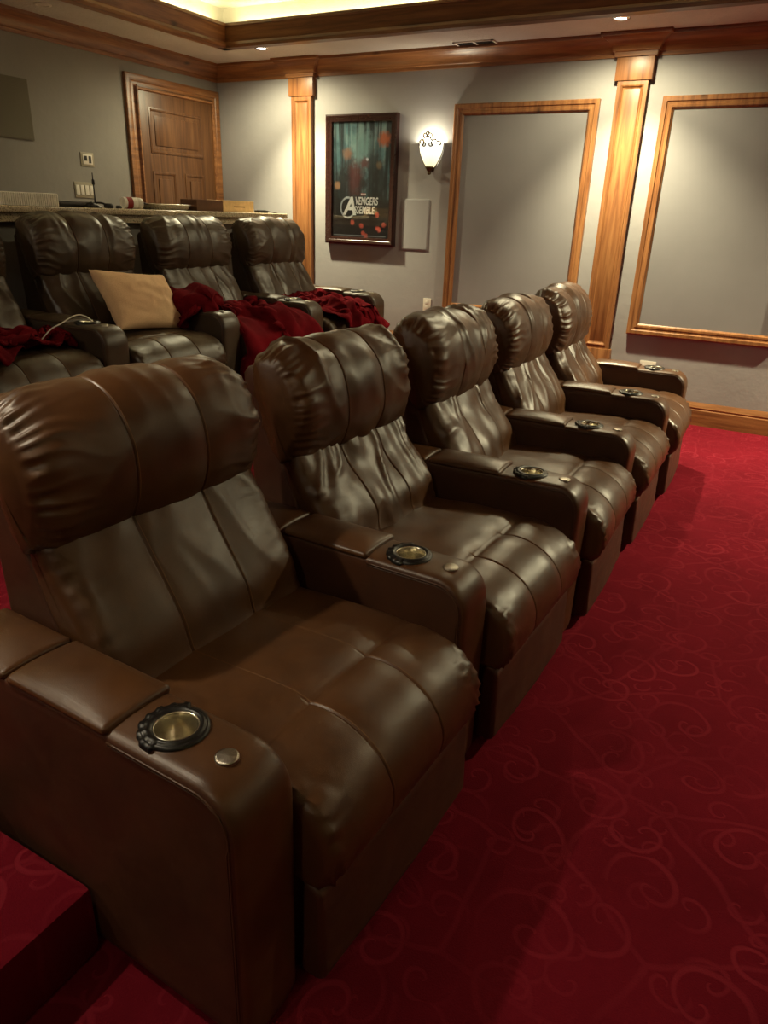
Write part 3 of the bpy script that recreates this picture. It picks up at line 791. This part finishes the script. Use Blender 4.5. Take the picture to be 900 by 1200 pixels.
def make_recliner(label, group, loc, rz, seed, lm, sm, arms=(-1,), wr=1.0, name='recliner', dz=0, cz=0):
    t = thing(name, label, 'recliner', loc, rz, group)
    leath, side = M[lm], M[sm]
    rng = random.Random(seed)
    W = .63; sm_ = [-.105, .105]
    # ---- seat cushion
    prof = spline([(-.66, .40), (-.64, .468), (-.5, .477), (-.35, .484), (-.21, .487), (-.12, .482), (-.05, .462), (.0, .425), (.026, .37), (.024, .315), (.0, .272), (-.05, .262), (-.2, .30), (-.45, .33)], 8)
    sj = -.19
    def d_seat(U, S, Z, V):
        D = np.zeros_like(U)
        front = 1 / (1 + np.exp(-(V - sj) / .008)); top = (Z > .33) * 1.0
        for s_ in sm_: D += seam_dent(U, s_, .004, .0035) * front * np.clip((Z - .28) / .05, 0, 1)
        D += (-.007 * np.exp(-((V - sj) / .004) ** 2) - .007 * np.exp(-((V - sj) / .03) ** 2)) * (Z > .42)
        e = W / 2 - np.abs(U)
        roll = np.clip((V + .10) / .08, 0, 1)
        D += .015 * np.exp(-(e / .055) ** 1.5) * roll * (ridge(S * 42 + 2 * vnoise(U * 20, S * 9, seed), U * 6 + seed, seed + 3, 1.5) - .55)
        D += wr * .0045 * vnoise(U * 7, V * 7 + seed, seed + 5) * top
        D += .012 * np.cos(np.clip(U / (W / 2), -1, 1) * PI / 2) * top * np.clip(-V / .1, 0, 1)
        return D
    cushion('seat', prof, 150, W, u_samples(W, sm_), .03, .028, d_seat, leath, t, stitch=sm_, thread=M['thread'])
    # ---- footrest panel below the seat
    prof = rounded([(-.06, .03), (.004, .03), (-.004, .262), (-.05, .285)], [.01, .02, .02, .02])
    def d_foot(U, S, Z, V):
        e = W / 2 - np.abs(U)
        return .006 * np.cos(U / (W / 2) * PI / 2) + .004 * np.exp(-(e / .03)) * (ridge(S * 30, U * 5, seed + 21) - .5) + .002 * vnoise(U * 9, S * 9, seed + 22)
    cushion('footrest', prof, 60, W - .006, u_samples(W - .006, [], .02), .012, .012, d_foot, side, t)
    # ---- back cushion
    prof = spline([(-.515, .45), (-.53, .50), (-.548, .56), (-.592, .64 + cz * .5), (-.64, .715 + cz), (-.675, .775 + cz), (-.70, .805 + cz), (-.75, .80 + cz), (-.76, .72), (-.70, .58), (-.63, .44), (-.56, .42)], 8)
    ph = rng.random() * 6
    def d_back(U, S, Z, V):
        D = np.zeros_like(U)
        for s_ in sm_: D += seam_dent(U, s_ + 0 * Z, .004, .004)
        D += .014 * np.cos(U / (W / 2) * PI / 2)
        zz = (Z - .45) / .35
        fan = U * (1.0 + .5 * zz) + .05 * np.sin(zz * 3 + ph)
        D += wr * .015 * (ridge(fan * 7 + .5 * vnoise(U * 4, Z * 5, seed + 30), zz * .9 + seed, seed + 31, 2.2) - .35) * np.clip(zz * 1.6 + .15, 0, 1)
        D += wr * .006 * vnoise(U * 10, Z * 9, seed + 33)
        e = W / 2 - np.abs(U)
        D += .005 * np.exp(-(e / .05)) * (ridge(S * 22, U * 4, seed + 34) - .5)
        return D
    cushion('backrest', prof, 120, W + .008, u_samples(W + .008, sm_), .05, .035, d_back, leath, t, stitch=sm_, thread=M['thread'])
    # ---- headrest
    HW = .668
    hz = lambda z: .762 + cz + (z - .762) * (.308 + dz - cz) / .333
    prof = spline([(v_, hz(z_)) for v_, z_ in [(-.70, .772), (-.675, .80), (-.655, .85), (-.648, .91), (-.658, .975), (-.686, 1.035), (-.735, 1.078), (-.795, 1.095), (-.846, 1.078), (-.868, 1.03), (-.858, .95), (-.828, .86), (-.795, .795), (-.745, .764)]], 8)
    hs = [-.105, .105]
    hp = rng.random() * 6
    def rim_head(q, n):
        w = np.where(n[:, 1] > 0, np.abs(n[:, 0]), 1.0)
        k = np.clip((q[:, 1] - .95) / .12, 0, 1)
        return .010 + .046 * w, .032 + .040 * w + .035 * k
    def d_head(U, S, Z, V):
        D = np.zeros_like(U)
        for s_ in hs: D += seam_dent(U, s_, .004, .006)
        D += .018 * np.cos(np.clip(U / (HW / 2), -1, 1) * PI / 2) ** .7 - .005
        e = HW / 2 - np.abs(U)
        ga = np.exp(-(e / .085) ** 1.3) * 1.15
        D += .011 * ga * (ridge(S * 30 + .8 * vnoise(U * 9, S * 5, seed + 40), U * 2.5, seed + 41, 1.3) - .6)
        D += .008 * np.exp(-(e / .17) ** 2) * (ridge(S * 9 + U * np.sign(U) * 5, U * 2, seed + 42, 2) - .5)
        drape = np.clip((Z - .80) / .2, 0, 1)
        D += wr * .012 * (ridge(U * 6.5 + .7 * vnoise(U * 5, S * 3, seed + 43) + .12 * np.sin(S * 6 + hp), S * 1.1 + seed, seed + 44, 2.4) - .35) * drape
        D += wr * .004 * vnoise(U * 13, S * 10, seed + 45)
        return D
    cushion('headrest', prof, 170, HW, u_samples(HW, hs), .034, rim_head, d_head, leath, t, stitch=hs, thread=M['thread'], dome=.012)
    # ---- back shell and base
    prof = rounded([(-.66, .05), (-.60, .40), (-.765, .80), (-.815, 1.0), (-.885, 1.0), (-.86, .70), (-.83, .05)], [.02, .05, .05, .03, .03, .1, .02])
    cushion('back_shell', prof, 80, .635, u_samples(.635, [], .05), .014, .012, lambda U, S, Z, V: 0 * U, side, t)
    MB().box(-.29, .29, .05, .62, .02, .27).build('base', side, t, bevel=.01)
    # ---- arms
    for s_ in arms:
        u0 = s_ * PITCH / 2 + (.02 if s_ > 0 else 0)
        a = make_arm(t, u0, leath, side, lm, s_)
    return t

ARM_CACHE = {}
AW = .150; ARMV = .048; CUPV = .197
def make_arm(t, u0, leath, side, key, sgn):
    parts = ARM_CACHE.get(key)
    if parts is None:
        prof = rounded([(-.86, .02), (0, .02), (0.0, .588), (-.86, .588)], [.01, .012, .085, .02], 10)
        def d_arm(U, S, Z, V):
            puff = .006 * np.cos(np.clip(U / (AW / 2), -1, 1) * PI / 2)
            return puff * ((Z > .5) | (V > -.04)) + .0012 * vnoise(U * 12, S * 9, 3)
        o = cushion('armrest', prof, 300, AW, u_samples(AW, [], .008), .016, .012, d_arm, leath, t, u0)
        # cup well through the top
        bm = bmesh.new(); bm.from_mesh(o.data)
        kill = [f for f in bm.faces if f.calc_center_median().z > .57 and (Vector(((f.calc_center_median().x - u0), f.calc_center_median().y - CUPV)).length < .045)]
        bmesh.ops.delete(bm, geom=kill, context='FACES')
        for f in bm.faces:
            if abs(f.normal.x) > .8: f.material_index = 1
        bm.to_mesh(o.data); bm.free(); o.data.materials.append(side)
        for v in o.data.vertices: v.co.x -= u0
        o.location.x = u0; o.location.y = ARMV
        subs = []
        def lid(v0, v1, zt):
            pr = rounded([(v0, zt - .02), (v1, zt - .02), (v1, zt), (v0, zt)], [.004, .008, .010, .010], 5)
            LW = AW + .006
            def dl(U, S, Z, V):
                return (.015 * np.cos(np.clip(U / (LW / 2), -1, 1) * PI / 2) * np.sin(np.clip((V - v0) / (v1 - v0), 0, 1) * PI) ** .5) * (Z > zt - .012)
            return cushion('armrest_lid', pr, 160, LW, u_samples(LW, [], .009), .012, .009, dl, leath, o)
        subs.append(lid(-.566, -.290, .601)); subs.append(lid(-.80, -.576, .599))
        # welt seams: along the top edge and down the front
        for sx in (-1, 1):
            pts = []
            for v_ in np.linspace(-.287, -.085, 12): pts.append((sx * (AW / 2 + .001), -v_, .574))
            for k in range(1, 11):
                q = PI / 2 * k / 10; pts.append((sx * (AW / 2 + .001), .085 - .071 * math.sin(q), .503 + .071 * math.cos(q)))
            for z in np.linspace(.48, .03, 10): pts.append((sx * (AW / 2 + .0005), .0135, z))
            mb = MB(); mb.tube(pts, .0022, 6)
            pts2 = [(x, y + (.006 if z < .5 else .0), z - (.006 if z > .56 else .003)) for x, y, z in pts]
            mb.tube(pts2, .0012, 5)
            subs.append(mb.build('welt_seam', M['piping'], o, smooth=True))
        # cup holder ring with finger tabs
        NA, V, F = 120, [], []
        prf = [(0.0, -.002), (.0, .0045), (.10, .0075), (.35, .0095), (.55, .0075), (.62, .0050), (.70, .0052), (.95, .0045), (1, -.006)]
        for i in range(NA):
            a = 2 * PI * i / NA; back = math.cos(a - PI / 2 - .25)         # tabs sit on the rear side
            tab = back > .15
            ro = .057
            if tab:
                k = math.sin((a) * 16); ro = .0655 + (.0012 if k > 0 else -.0006)
            for q, h in prf:
                hh = h
                if tab and q > .5: hh = h + .0018 * (1 if math.sin(a * 16) > 0 else 0) + (.0 if q < 1 else 0)
                r = .0385 + q * (ro - .0385)
                V.append((r * math.cos(a), r * math.sin(a), hh))
        m = len(prf)
        for i in range(NA):
            j = (i + 1) % NA
            for k in range(m - 1): F.append((i * m + k, j * m + k, j * m + k + 1, i * m + k + 1))
        ring = mesh_obj('cup_holder_ring', V, F, M['black_plastic'], o); recalc(ring); ring.location = (0, CUPV, .594); subs.append(ring)
        mb = MB(); mb.lathe([(.0385, .004), (.0400, .0062), (.0375, .0066), (.0362, .004), (.0352, -.03), (.0345, -.072), (.030, -.077), (.0001, -.078)], 48)
        cup = mb.build('cup_liner', M['cup'], o, smooth=True); cup.location = (0, CUPV, .594); subs.append(cup)
        mb = MB(); mb.lathe([(.0001, .0030), (.016, .0026), (.0195, .0018), (.0205, .0), (.0205, -.006)], 40)
        bt = mb.build('recline_button', M['brushed'], o, smooth=True); bt.location = (-.004, .078, .594); subs.append(bt)
        ARM_CACHE[key] = (o, subs)
        return o
    o0, subs = parts
    o = o0.copy(); link(o, t); o.location.x = u0
    for s_ in subs:
        c_ = s_.copy(); link(c_, o)
    return o

# measured arm tips of the front row: (x, y) of the centre of each arm's front
FRONT = [(.706, .532), (1.540, .510), (2.385, .458), (3.165, .452), (3.960, .436)]
BACK_TIP, BACK_PITCH, BACK_A = (2.535, 2.87), .816, R(-3.2)
def build_recliners():
    fl = ['nearest brown leather recliner in the foreground, its whole outer side panel showing',
          'brown leather recliner second from the camera in the front row',
          'brown leather recliner in the middle of the front row of five',
          'brown leather recliner second from the far end of the front row',
          'farthest brown leather recliner of the front row, beside the wood baseboard']
    for k in range(5):
        x, y = FRONT[k]; a = R([-2.4, -2, 1.2, .8, 1.8][k])
        make_recliner(fl[k], 'front row recliners', (x + PITCH / 2 * math.cos(a), y + PITCH / 2 * math.sin(a), 0), a, 11 + 7 * k, 'leather', 'leather_side', (-1, 1) if k == 4 else (-1,), wr=[.32, 1.2, 1.1, .75, 1.05][k], cz=[-.01, -.042, -.036, -.026, -.04][k], dz=[0, -.008, -.006, -.004, 0][k])
    bl = ['dark leather recliner at the left photo edge with a red blanket on its seat',
          'dark leather recliner in the rear row with a tan pillow on its seat',
          'dark leather rear recliner with a red blanket spilling off its seat front, past the pillow',
          'last dark leather recliner of the rear row, nearest the side wall with the poster']
    out = []
    for k in range(4):
        d = (k - 1) * BACK_PITCH; a = R(-1.2)
        x = BACK_TIP[0] + d * math.cos(BACK_A) + PITCH / 2 * math.cos(a); y = BACK_TIP[1] + d * math.sin(BACK_A) + PITCH / 2 * math.sin(a)
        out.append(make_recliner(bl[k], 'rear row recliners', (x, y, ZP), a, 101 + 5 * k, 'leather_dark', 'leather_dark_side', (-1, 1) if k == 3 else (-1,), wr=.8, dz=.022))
    return out

# ------------------------------------------------------------------ bar and what stands on it
BZ = 1.397
def build_bar():
    t = thing('bar_counter', 'raised granite topped bar counter behind the rear row of recliners', 'counter', (2.0, 4.11, ZP))
    z = BZ - ZP
    MB().box(-3.5, 3.25, -.25, .25, z - .036, z).build('countertop', M['granite'], t, bevel=.008, seg=3)
    MB().box(-3.5, 3.19, -.20, .20, z - .085, z - .0365).build('granite_apron', M['granite'], t, bevel=.004)
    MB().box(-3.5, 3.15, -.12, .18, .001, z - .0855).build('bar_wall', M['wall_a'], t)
    # white corrugated box
    t = thing('white_box', 'long low white ribbed box on the bar at the left photo edge', 'box', (2.93, 4.05, BZ), R(-1))
    m = MB(); n = 28; w = .37
    for i in range(n): m.box(-w / 2 + i * w / n, -w / 2 + (i + .62) * w / n, -.10, -.092, .002, .066)
    m.build('rib', M['white_paper'], t)
    MB().box(-w / 2, w / 2, -.092, .1, 0, .07).build('carton', M['white_paper'], t, bevel=.004)
    t = thing('dark_tray', 'flat dark case on the bar between the white ribbed box and the antenna', 'case', (3.28, 4.06, BZ), R(3))
    MB().box(-.15, .12, -.08, .08, 0, .025).build('case_body', M['metal_dark'], t, bevel=.006); MB().box(-.15, .12, -.08, .08, .026, .032).build('case_lid', M['black_plastic'], t, bevel=.002)
    t = thing('antenna', 'black rod antenna on a small base standing on the bar', 'antenna', (3.42, 4.0, BZ))
    m = MB(); m.lathe([(.0001, 0), (.036, 0), (.036, .008), (.012, .018), (.0055, .03), (.004, .12), (.0035, .2), (.0001, .2)], 20); m.build('rod', M['black_plastic'], t, smooth=True)
    m = MB(); m.lathe([(.0035, .13), (.009, .135), (.008, .16), (.0035, .165)], 16); m.build('collar', M['dark_plastic'], t, smooth=True)
    t = thing('headphones', 'dark tangle of headphones lying on the bar beside the antenna', 'headphones', (3.37, 3.93, BZ))
    m = MB()
    m.tube([(.075 * math.cos(a), .055 * math.sin(a), .018 + .012 * math.sin(a * 2)) for a in np.linspace(0, PI * 1.2, 16)], .006, 8); m.build('headband', M['black_plastic'], t, smooth=True)
    for sx in (-.062, .074):
        m = MB(); m.lathe([(.0001, 0), (.026, .0), (.03, .008), (.03, .02), (.022, .028), (.012, .026), (.0001, .024)], 20, (sx, -.02, 0)); m.build('ear_cup', M['dark_plastic'], t, smooth=True)
    t = thing('jar_lid', 'tiny dark round cap on the bar left of the striped can', 'cap', (3.56, 3.95, BZ))
    m = MB(); m.lathe([(.0001, 0), (.018, 0), (.019, .003), (.019, .014), (.016, .018), (.0001, .018)], 20); m.build('cap_body', M['dark_plastic'], t, smooth=True)
    t = thing('fallen_can', 'red and white can lying on its side on the bar', 'can', (3.70, 3.97, BZ), R(-12))
    def cyl(name, x0, x1, r, mat, prof=None):
        m = MB(); m.lathe(prof or [(.0001, x0), (r, x0), (r, x1), (.0001, x1)], 28)
        o = m.build(name, mat, t, smooth=True); o.rotation_euler = (0, PI / 2, 0); o.location = (0, 0, .0355); auto(o); return o
    cyl('can_body', -.075, .02, .035, M['white_paper']); cyl('label_band', -.055, -.015, .0353, M['red_paint']); cyl('rim', .02, .06, .033, M['white_plastic'], [(.0001, .02), (.034, .02), (.035, .025), (.034, .05), (.030, .06), (.0001, .06)])
    t = thing('metal_tray', 'shallow silver tray on the bar between the can and the brown box', 'tray', (4.05, 4.03, BZ), R(2))
    m = MB(); prof = [(.0, 0), (.85, 0), (1.0, .034), (1.04, .036), (1.03, .038), (.98, .036), (.84, .004), (0, .004)]
    V = []; F = []; n = 40
    for i in range(n):
        a = 2 * PI * i / n; k = (abs(math.cos(a)) ** 4 + abs(math.sin(a)) ** 4) ** (-.25)
        for r, z in prof: V.append((.20 * r * k * math.cos(a), .09 * r * k * math.sin(a), z))
    mm = len(prof)
    for i in range(n):
        j = (i + 1) % n
        for k in range(mm - 1): F.append((i * mm + k, j * mm + k, j * mm + k + 1, i * mm + k + 1))
    tag(t); mesh_obj('tray_body', V, F, M['chrome'], t)
    m = MB(); m.tube([(-.205, -.03, .033), (-.235, -.028, .038), (-.235, .028, .038), (-.205, .03, .033)], .005, 8); m.build('handle', M['dark_plastic'], t, smooth=True)
    t = thing('cardboard_box', 'small brown box with a pale cardboard front on the bar', 'box', (4.57, 4.03, BZ), R(0))
    MB().box(-.28, -.0005, -.07, .09, 0, .078).build('sleeve', M['cardboard_dark'], t, bevel=.002)
    MB().box(0, .36, -.075, .09, 0, .082).build('carton', M['cardboard'], t, bevel=.002)
    MB().box(.12, .25, -.0765, -.0751, .035, .043).build('print_line', M['cardboard_dark'], t)
    t = thing('remote_control', 'black remote control on the bar right of the cardboard box', 'remote', (5.02, 3.95, BZ), R(8))
    MB().box(-.075, .075, -.022, .022, 0, .02).build('remote_body', M['black_plastic'], t, bevel=.005)
    for k in range(5): MB().box(-.055 + k * .024, -.043 + k * .024, -.01, .01, .0201, .0225).build('button', M['dark_plastic'], t)
    o = MB().tube([(5.05, 4.0, BZ + .004), (5.10, 3.97, BZ + .02), (5.14, 3.92, BZ + .006), (5.20, 3.93, BZ + .004)], .0025, 8).build('black_cord', M['black_plastic'], smooth=True)
    tag(o, 'short thin black cord on the right end of the bar', 'cord')

# ------------------------------------------------------------------ soft things on the rear row
def height_field(objs, x0, x1, y0, y1, step, cap=9):
    V = []; F = []
    for o in objs:
        me = o.data; mw = o.matrix_world; b = len(V)
        V += [mw @ v.co for v in me.vertices]; F += [tuple(i + b for i in p.vertices) for p in me.polygons]
    bvh = BVHTree.FromPolygons(V, F)
    nx = int((x1 - x0) / step) + 1; ny = int((y1 - y0) / step) + 1
    H = np.full((nx, ny), ZP)
    for i in range(nx):
        for j in range(ny):
            p = bvh.ray_cast(Vector((x0 + i * step, y0 + j * step, 3)), Vector((0, 0, -1)))[0]
            if p: H[i, j] = min(p.z, cap)
    for _ in range(2):                                   # soften the cliffs a little
        Q = np.pad(H, 1, 'edge'); H = np.maximum(H, (Q[:-2, 1:-1] + Q[2:, 1:-1] + Q[1:-1, :-2] + Q[1:-1, 2:]) / 4)
    return H

def drape(name, label, cat, corners, full, res, hf, mat, seed, steps=260, lift=.10, thick=.012, group=None, fold=(4, 3), amp=1.0, parent=None):
    """a slack sheet settles on the seats: position based cloth over a height field"""
    H, x0, y0, st = hf
    gx, gy = np.gradient(H, st)
    nu, nv = res
    A, B, C_, D_ = [np.array(c, float) for c in corners]
    a = np.linspace(0, 1, nu)[:, None, None]; b = np.linspace(0, 1, nv)[None, :, None]
    X = (1 - a) * (1 - b) * A + a * (1 - b) * B + a * b * C_ + (1 - a) * b * D_
    ii, jj = np.meshgrid(np.arange(nu), np.arange(nv), indexing='ij')
    wob = .35 * np.array([np.ptp(X[..., 0]), np.ptp(X[..., 1])]).mean()
    P = np.zeros((nu, nv, 3)); P[..., :2] = X
    P[..., 0] += .10 * wob * vnoise(ii * 5 / nu, jj * 5 / nv, seed); P[..., 1] += .10 * wob * vnoise(ii * 5 / nu, jj * 5 / nv, seed + 1)
    def samp(G, p):
        fx = np.clip((p[..., 0] - x0) / st, 0, H.shape[0] - 1.001); fy = np.clip((p[..., 1] - y0) / st, 0, H.shape[1] - 1.001)
        i = fx.astype(int); j = fy.astype(int); u = fx - i; v = fy - j
        return G[i, j] * (1 - u) * (1 - v) + G[i + 1, j] * u * (1 - v) + G[i, j + 1] * (1 - u) * v + G[i + 1, j + 1] * u * v
    P[..., 2] = samp(H, P).max() * .35 + samp(H, P) * .65 + lift + .16 * vnoise(ii * 8 / nu, jj * 8 / nv, seed + 2) + .05 * vnoise(ii * 18 / nu, jj * 18 / nv, seed + 4)
    eu = np.linalg.norm(np.diff(X, axis=0), axis=2).mean() * full; ev = np.linalg.norm(np.diff(X, axis=1), axis=2).mean() * full
    ed = math.hypot(eu, ev)
    cons = []
    def grp(du, dv, L, w):
        for par in (0, 1):
            key = ii if du else jj
            per = max(abs(du), abs(dv))
            m = ((key // per) % 2 == par) & (ii + du < nu) & (jj + dv < nv) & (jj + dv >= 0)
            I, J = np.nonzero(m); cons.append((I * nv + J, (I + du) * nv + J + dv, L, w))
    grp(1, 0, eu, 1); grp(0, 1, ev, 1); grp(1, 1, ed, .35); grp(1, -1, ed, .35); grp(2, 0, 2 * eu, .16); grp(0, 2, 2 * ev, .16)
    p = P.reshape(-1, 3).copy(); q = p.copy()
    for it in range(steps):
        vel = (p - q) * .96; q = p.copy(); p = p + vel; p[:, 2] -= .0011
        for k in range(5):
            for i, j, L, w in cons:
                d = p[j] - p[i]; l = np.linalg.norm(d, axis=1) + 1e-9
                c = (.5 * w * (l - L) / l)[:, None] * d
                p[i] += c; p[j] -= c
            h = samp(H, p) + thick
            pen = h - p[:, 2]; m = pen > 0
            if m.any():
                sx = samp(gx, p[m]); sy = samp(gy, p[m]); inv = 1 / np.sqrt(1 + sx * sx + sy * sy)
                mv = np.minimum(pen[m] * inv, .03)
                p[m] += np.stack([-sx * inv, -sy * inv, inv], 1) * mv[:, None]
                p[m, :2] -= (p[m, :2] - q[m, :2]) * .75; q[m] = p[m]
    p = p.reshape(nu, nv, 3); n_ = np.cross(np.gradient(p, axis=0), np.gradient(p, axis=1)); n_ /= np.linalg.norm(n_, axis=2, keepdims=True) + 1e-9
    n_ *= np.sign(n_[..., 2:3] + 1e-6)
    f1 = ii / nu * fold[0] + jj / nv * fold[1]; f2 = -ii / nu * fold[1] + jj / nv * fold[0]
    d_ = .045 * ridge(f1 * 1.0 + .8 * vnoise(f2 * .6, f1 * .5, seed + 60), f2 * .32, seed + 61, 1.8) + .02 * ridge(f1 * 2.2 + vnoise(f2, f1, seed + 62), f2 * .8, seed + 63, 1.6)
    p = (p + n_ * (d_ * amp)[..., None]).reshape(-1, 3)
    g = np.arange(nu * nv).reshape(nu, nv)
    F = np.stack([g[:-1, :-1], g[1:, :-1], g[1:, 1:], g[:-1, 1:]], -1).reshape(-1, 4)
    o = mesh_obj(name, p, F, mat, parent, True)
    so = o.modifiers.new('thickness', 'SOLIDIFY'); so.thickness = .007; so.offset = 1
    ss = o.modifiers.new('smooth', 'SUBSURF'); ss.levels = 1; ss.render_levels = 1
    return tag(o, label, cat, group)

def build_soft(back):
    def desc(o):
        for c_ in o.children:
            yield c_
            yield from desc(c_)
    parts = [c_ for b in back for c_ in desc(b) if c_.type == 'MESH' and c_.name.split('.')[0] in ('seat', 'backrest', 'armrest', 'footrest', 'armrest_lid', 'headrest')]
    x0, x1, y0, y1, st = 1.3, 5.2, 1.9, 3.9, .016
    H = height_field(parts, x0, x1, y0, y1, st, cap=1.19)
    hf = (H, x0, y0, st)
    def loc(k, u, v):
        m = back[k].matrix_world; p = m @ Vector((u, -v, 0)); return (p.x, p.y)
    G = 'red throw blankets on the rear recliners'
    drape('throw_blanket', 'crumpled red blanket on the recliner at the left photo edge', 'blanket', [loc(0, -.25, -.56), loc(0, .34, -.56), loc(0, .40, -.30), loc(0, -.25, .0)], 1.5, (50, 40), hf, M['fleece'], 5, group=G, amp=1.5)
    drape('throw_blanket', 'red blanket bunched over the armrest just right of the tan pillow', 'blanket', [loc(2, -.66, -.80), loc(2, -.22, -.74), loc(2, -.16, -.22), loc(2, -.47, -.20)], 1.5, (46, 52), hf, M['fleece'], 17, group=G, amp=2.2, fold=(3, 2))
    drape('throw_blanket', 'red blanket spilling off the seat front between the two right rear armrests', 'blanket', [loc(2, -.30, -.64), loc(2, .52, -.66), loc(2, .30, .10), loc(2, -.27, .15)], 1.45, (62, 62), hf, M['fleece'], 29, group=G, amp=1.7, fold=(4, 2))
    drape('throw_blanket', 'red blanket heaped across the last rear recliner nearest the poster wall', 'blanket', [loc(3, -.40, -.66), loc(3, .32, -.68), loc(3, .33, -.02), loc(3, -.16, -.04)], 1.5, (62, 54), hf, M['fleece'], 43, group=G, amp=1.8, fold=(3, 4))
    # pillow leaning on the backrest
    t = 1
    n = 44; V = []; F = []
    lx, ly, th = .275, .185, .085
    for side in (1, -1):
        for i in range(n + 1):
            for j in range(n + 1):
                a = -1 + 2 * i / n; b = -1 + 2 * j / n
                px = lx * a * (1 - .09 * (1 - b * b)); py = ly * b * (1 - .12 * (1 - a * a))
                k = max(0, (1 - a ** 2)) ** .42 * max(0, (1 - b ** 2)) ** .42
                cr = .010 * float(vnoise(a * 2.2 + b, b * 2.4 - a * .6, 7)) + .012 * float(ridge(a * 1.6 - b * 1.1, b * 1.2 + a, 12, 3)) * (abs(a) + .3)
                V.append((px, py, side * (th * k + cr * k)))
    N = (n + 1) ** 2
    for s_ in (0, 1):
        for i in range(n):
            for j in range(n):
                q = [s_ * N + i * (n + 1) + j, s_ * N + (i + 1) * (n + 1) + j, s_ * N + (i + 1) * (n + 1) + j + 1, s_ * N + i * (n + 1) + j + 1]
                F.append(q if s_ == 0 else q[::-1])
    o = mesh_obj('throw_pillow', V, F, M['pillow'])
    bm = bmesh.new(); bm.from_mesh(o.data); bmesh.ops.remove_doubles(bm, verts=bm.verts, dist=1e-4); bm.to_mesh(o.data); bm.free()
    m = back[1].matrix_world
    ax = (m.to_3x3() @ Vector((1, .02, -.08))).normalized(); nz = (m.to_3x3() @ Vector((.10, -.80, .58))).normalized()
    up = nz.cross(ax).normalized(); ax = up.cross(nz)
    c_ = m @ Vector((.10, .405, .648))
    o.matrix_world = Matrix(((ax.x, up.x, nz.x, c_.x), (ax.y, up.y, nz.y, c_.y), (ax.z, up.z, nz.z, c_.z), (0, 0, 0, 1)))
    tag(o, 'tan throw pillow leaning on a rear recliner seat', 'pillow')
    # white charging cable on the arm left of the pillow
    pts = []
    base = [(-.66, -.28, .53), (-.60, -.27, .585), (-.54, -.27, .60), (-.47, -.28, .628), (-.43, -.265, .635), (-.405, -.245, .622), (-.40, -.225, .608)]
    for i in range(len(base) - 1):
        for k in range(6):
            f = k / 6; pts.append(tuple(np.array(base[i]) * (1 - f) + np.array(base[i + 1]) * f))
    pts.append(base[-1])
    pts = np.array(pts)
    for _ in range(6): pts[1:-1] = (pts[:-2] + 2 * pts[1:-1] + pts[2:]) / 4
    mb = MB(); mb.tube([tuple(m @ Vector((u, -v, z))) for u, v, z in pts], .0035, 8)
    o = mb.build('charging_cable', M['white_plastic'], smooth=True)
    tag(o, 'thin white charging cable looping over the rear armrest left of the pillow', 'cable')

build_room(); build_wall_things(); build_lights(); build_sconce(); build_poster(); build_door()
back = build_recliners()
build_bar()
bpy.context.view_layer.update()
build_soft(back)

w = bpy.data.worlds.new('world'); scene.world = w; w.use_nodes = True
w.node_tree.nodes['Background'].inputs[0].default_value = (.012, .011, .009, 1)
scene.view_settings.view_transform = 'Standard'
scene.view_settings.look = 'None'
scene.view_settings.exposure = 0.0
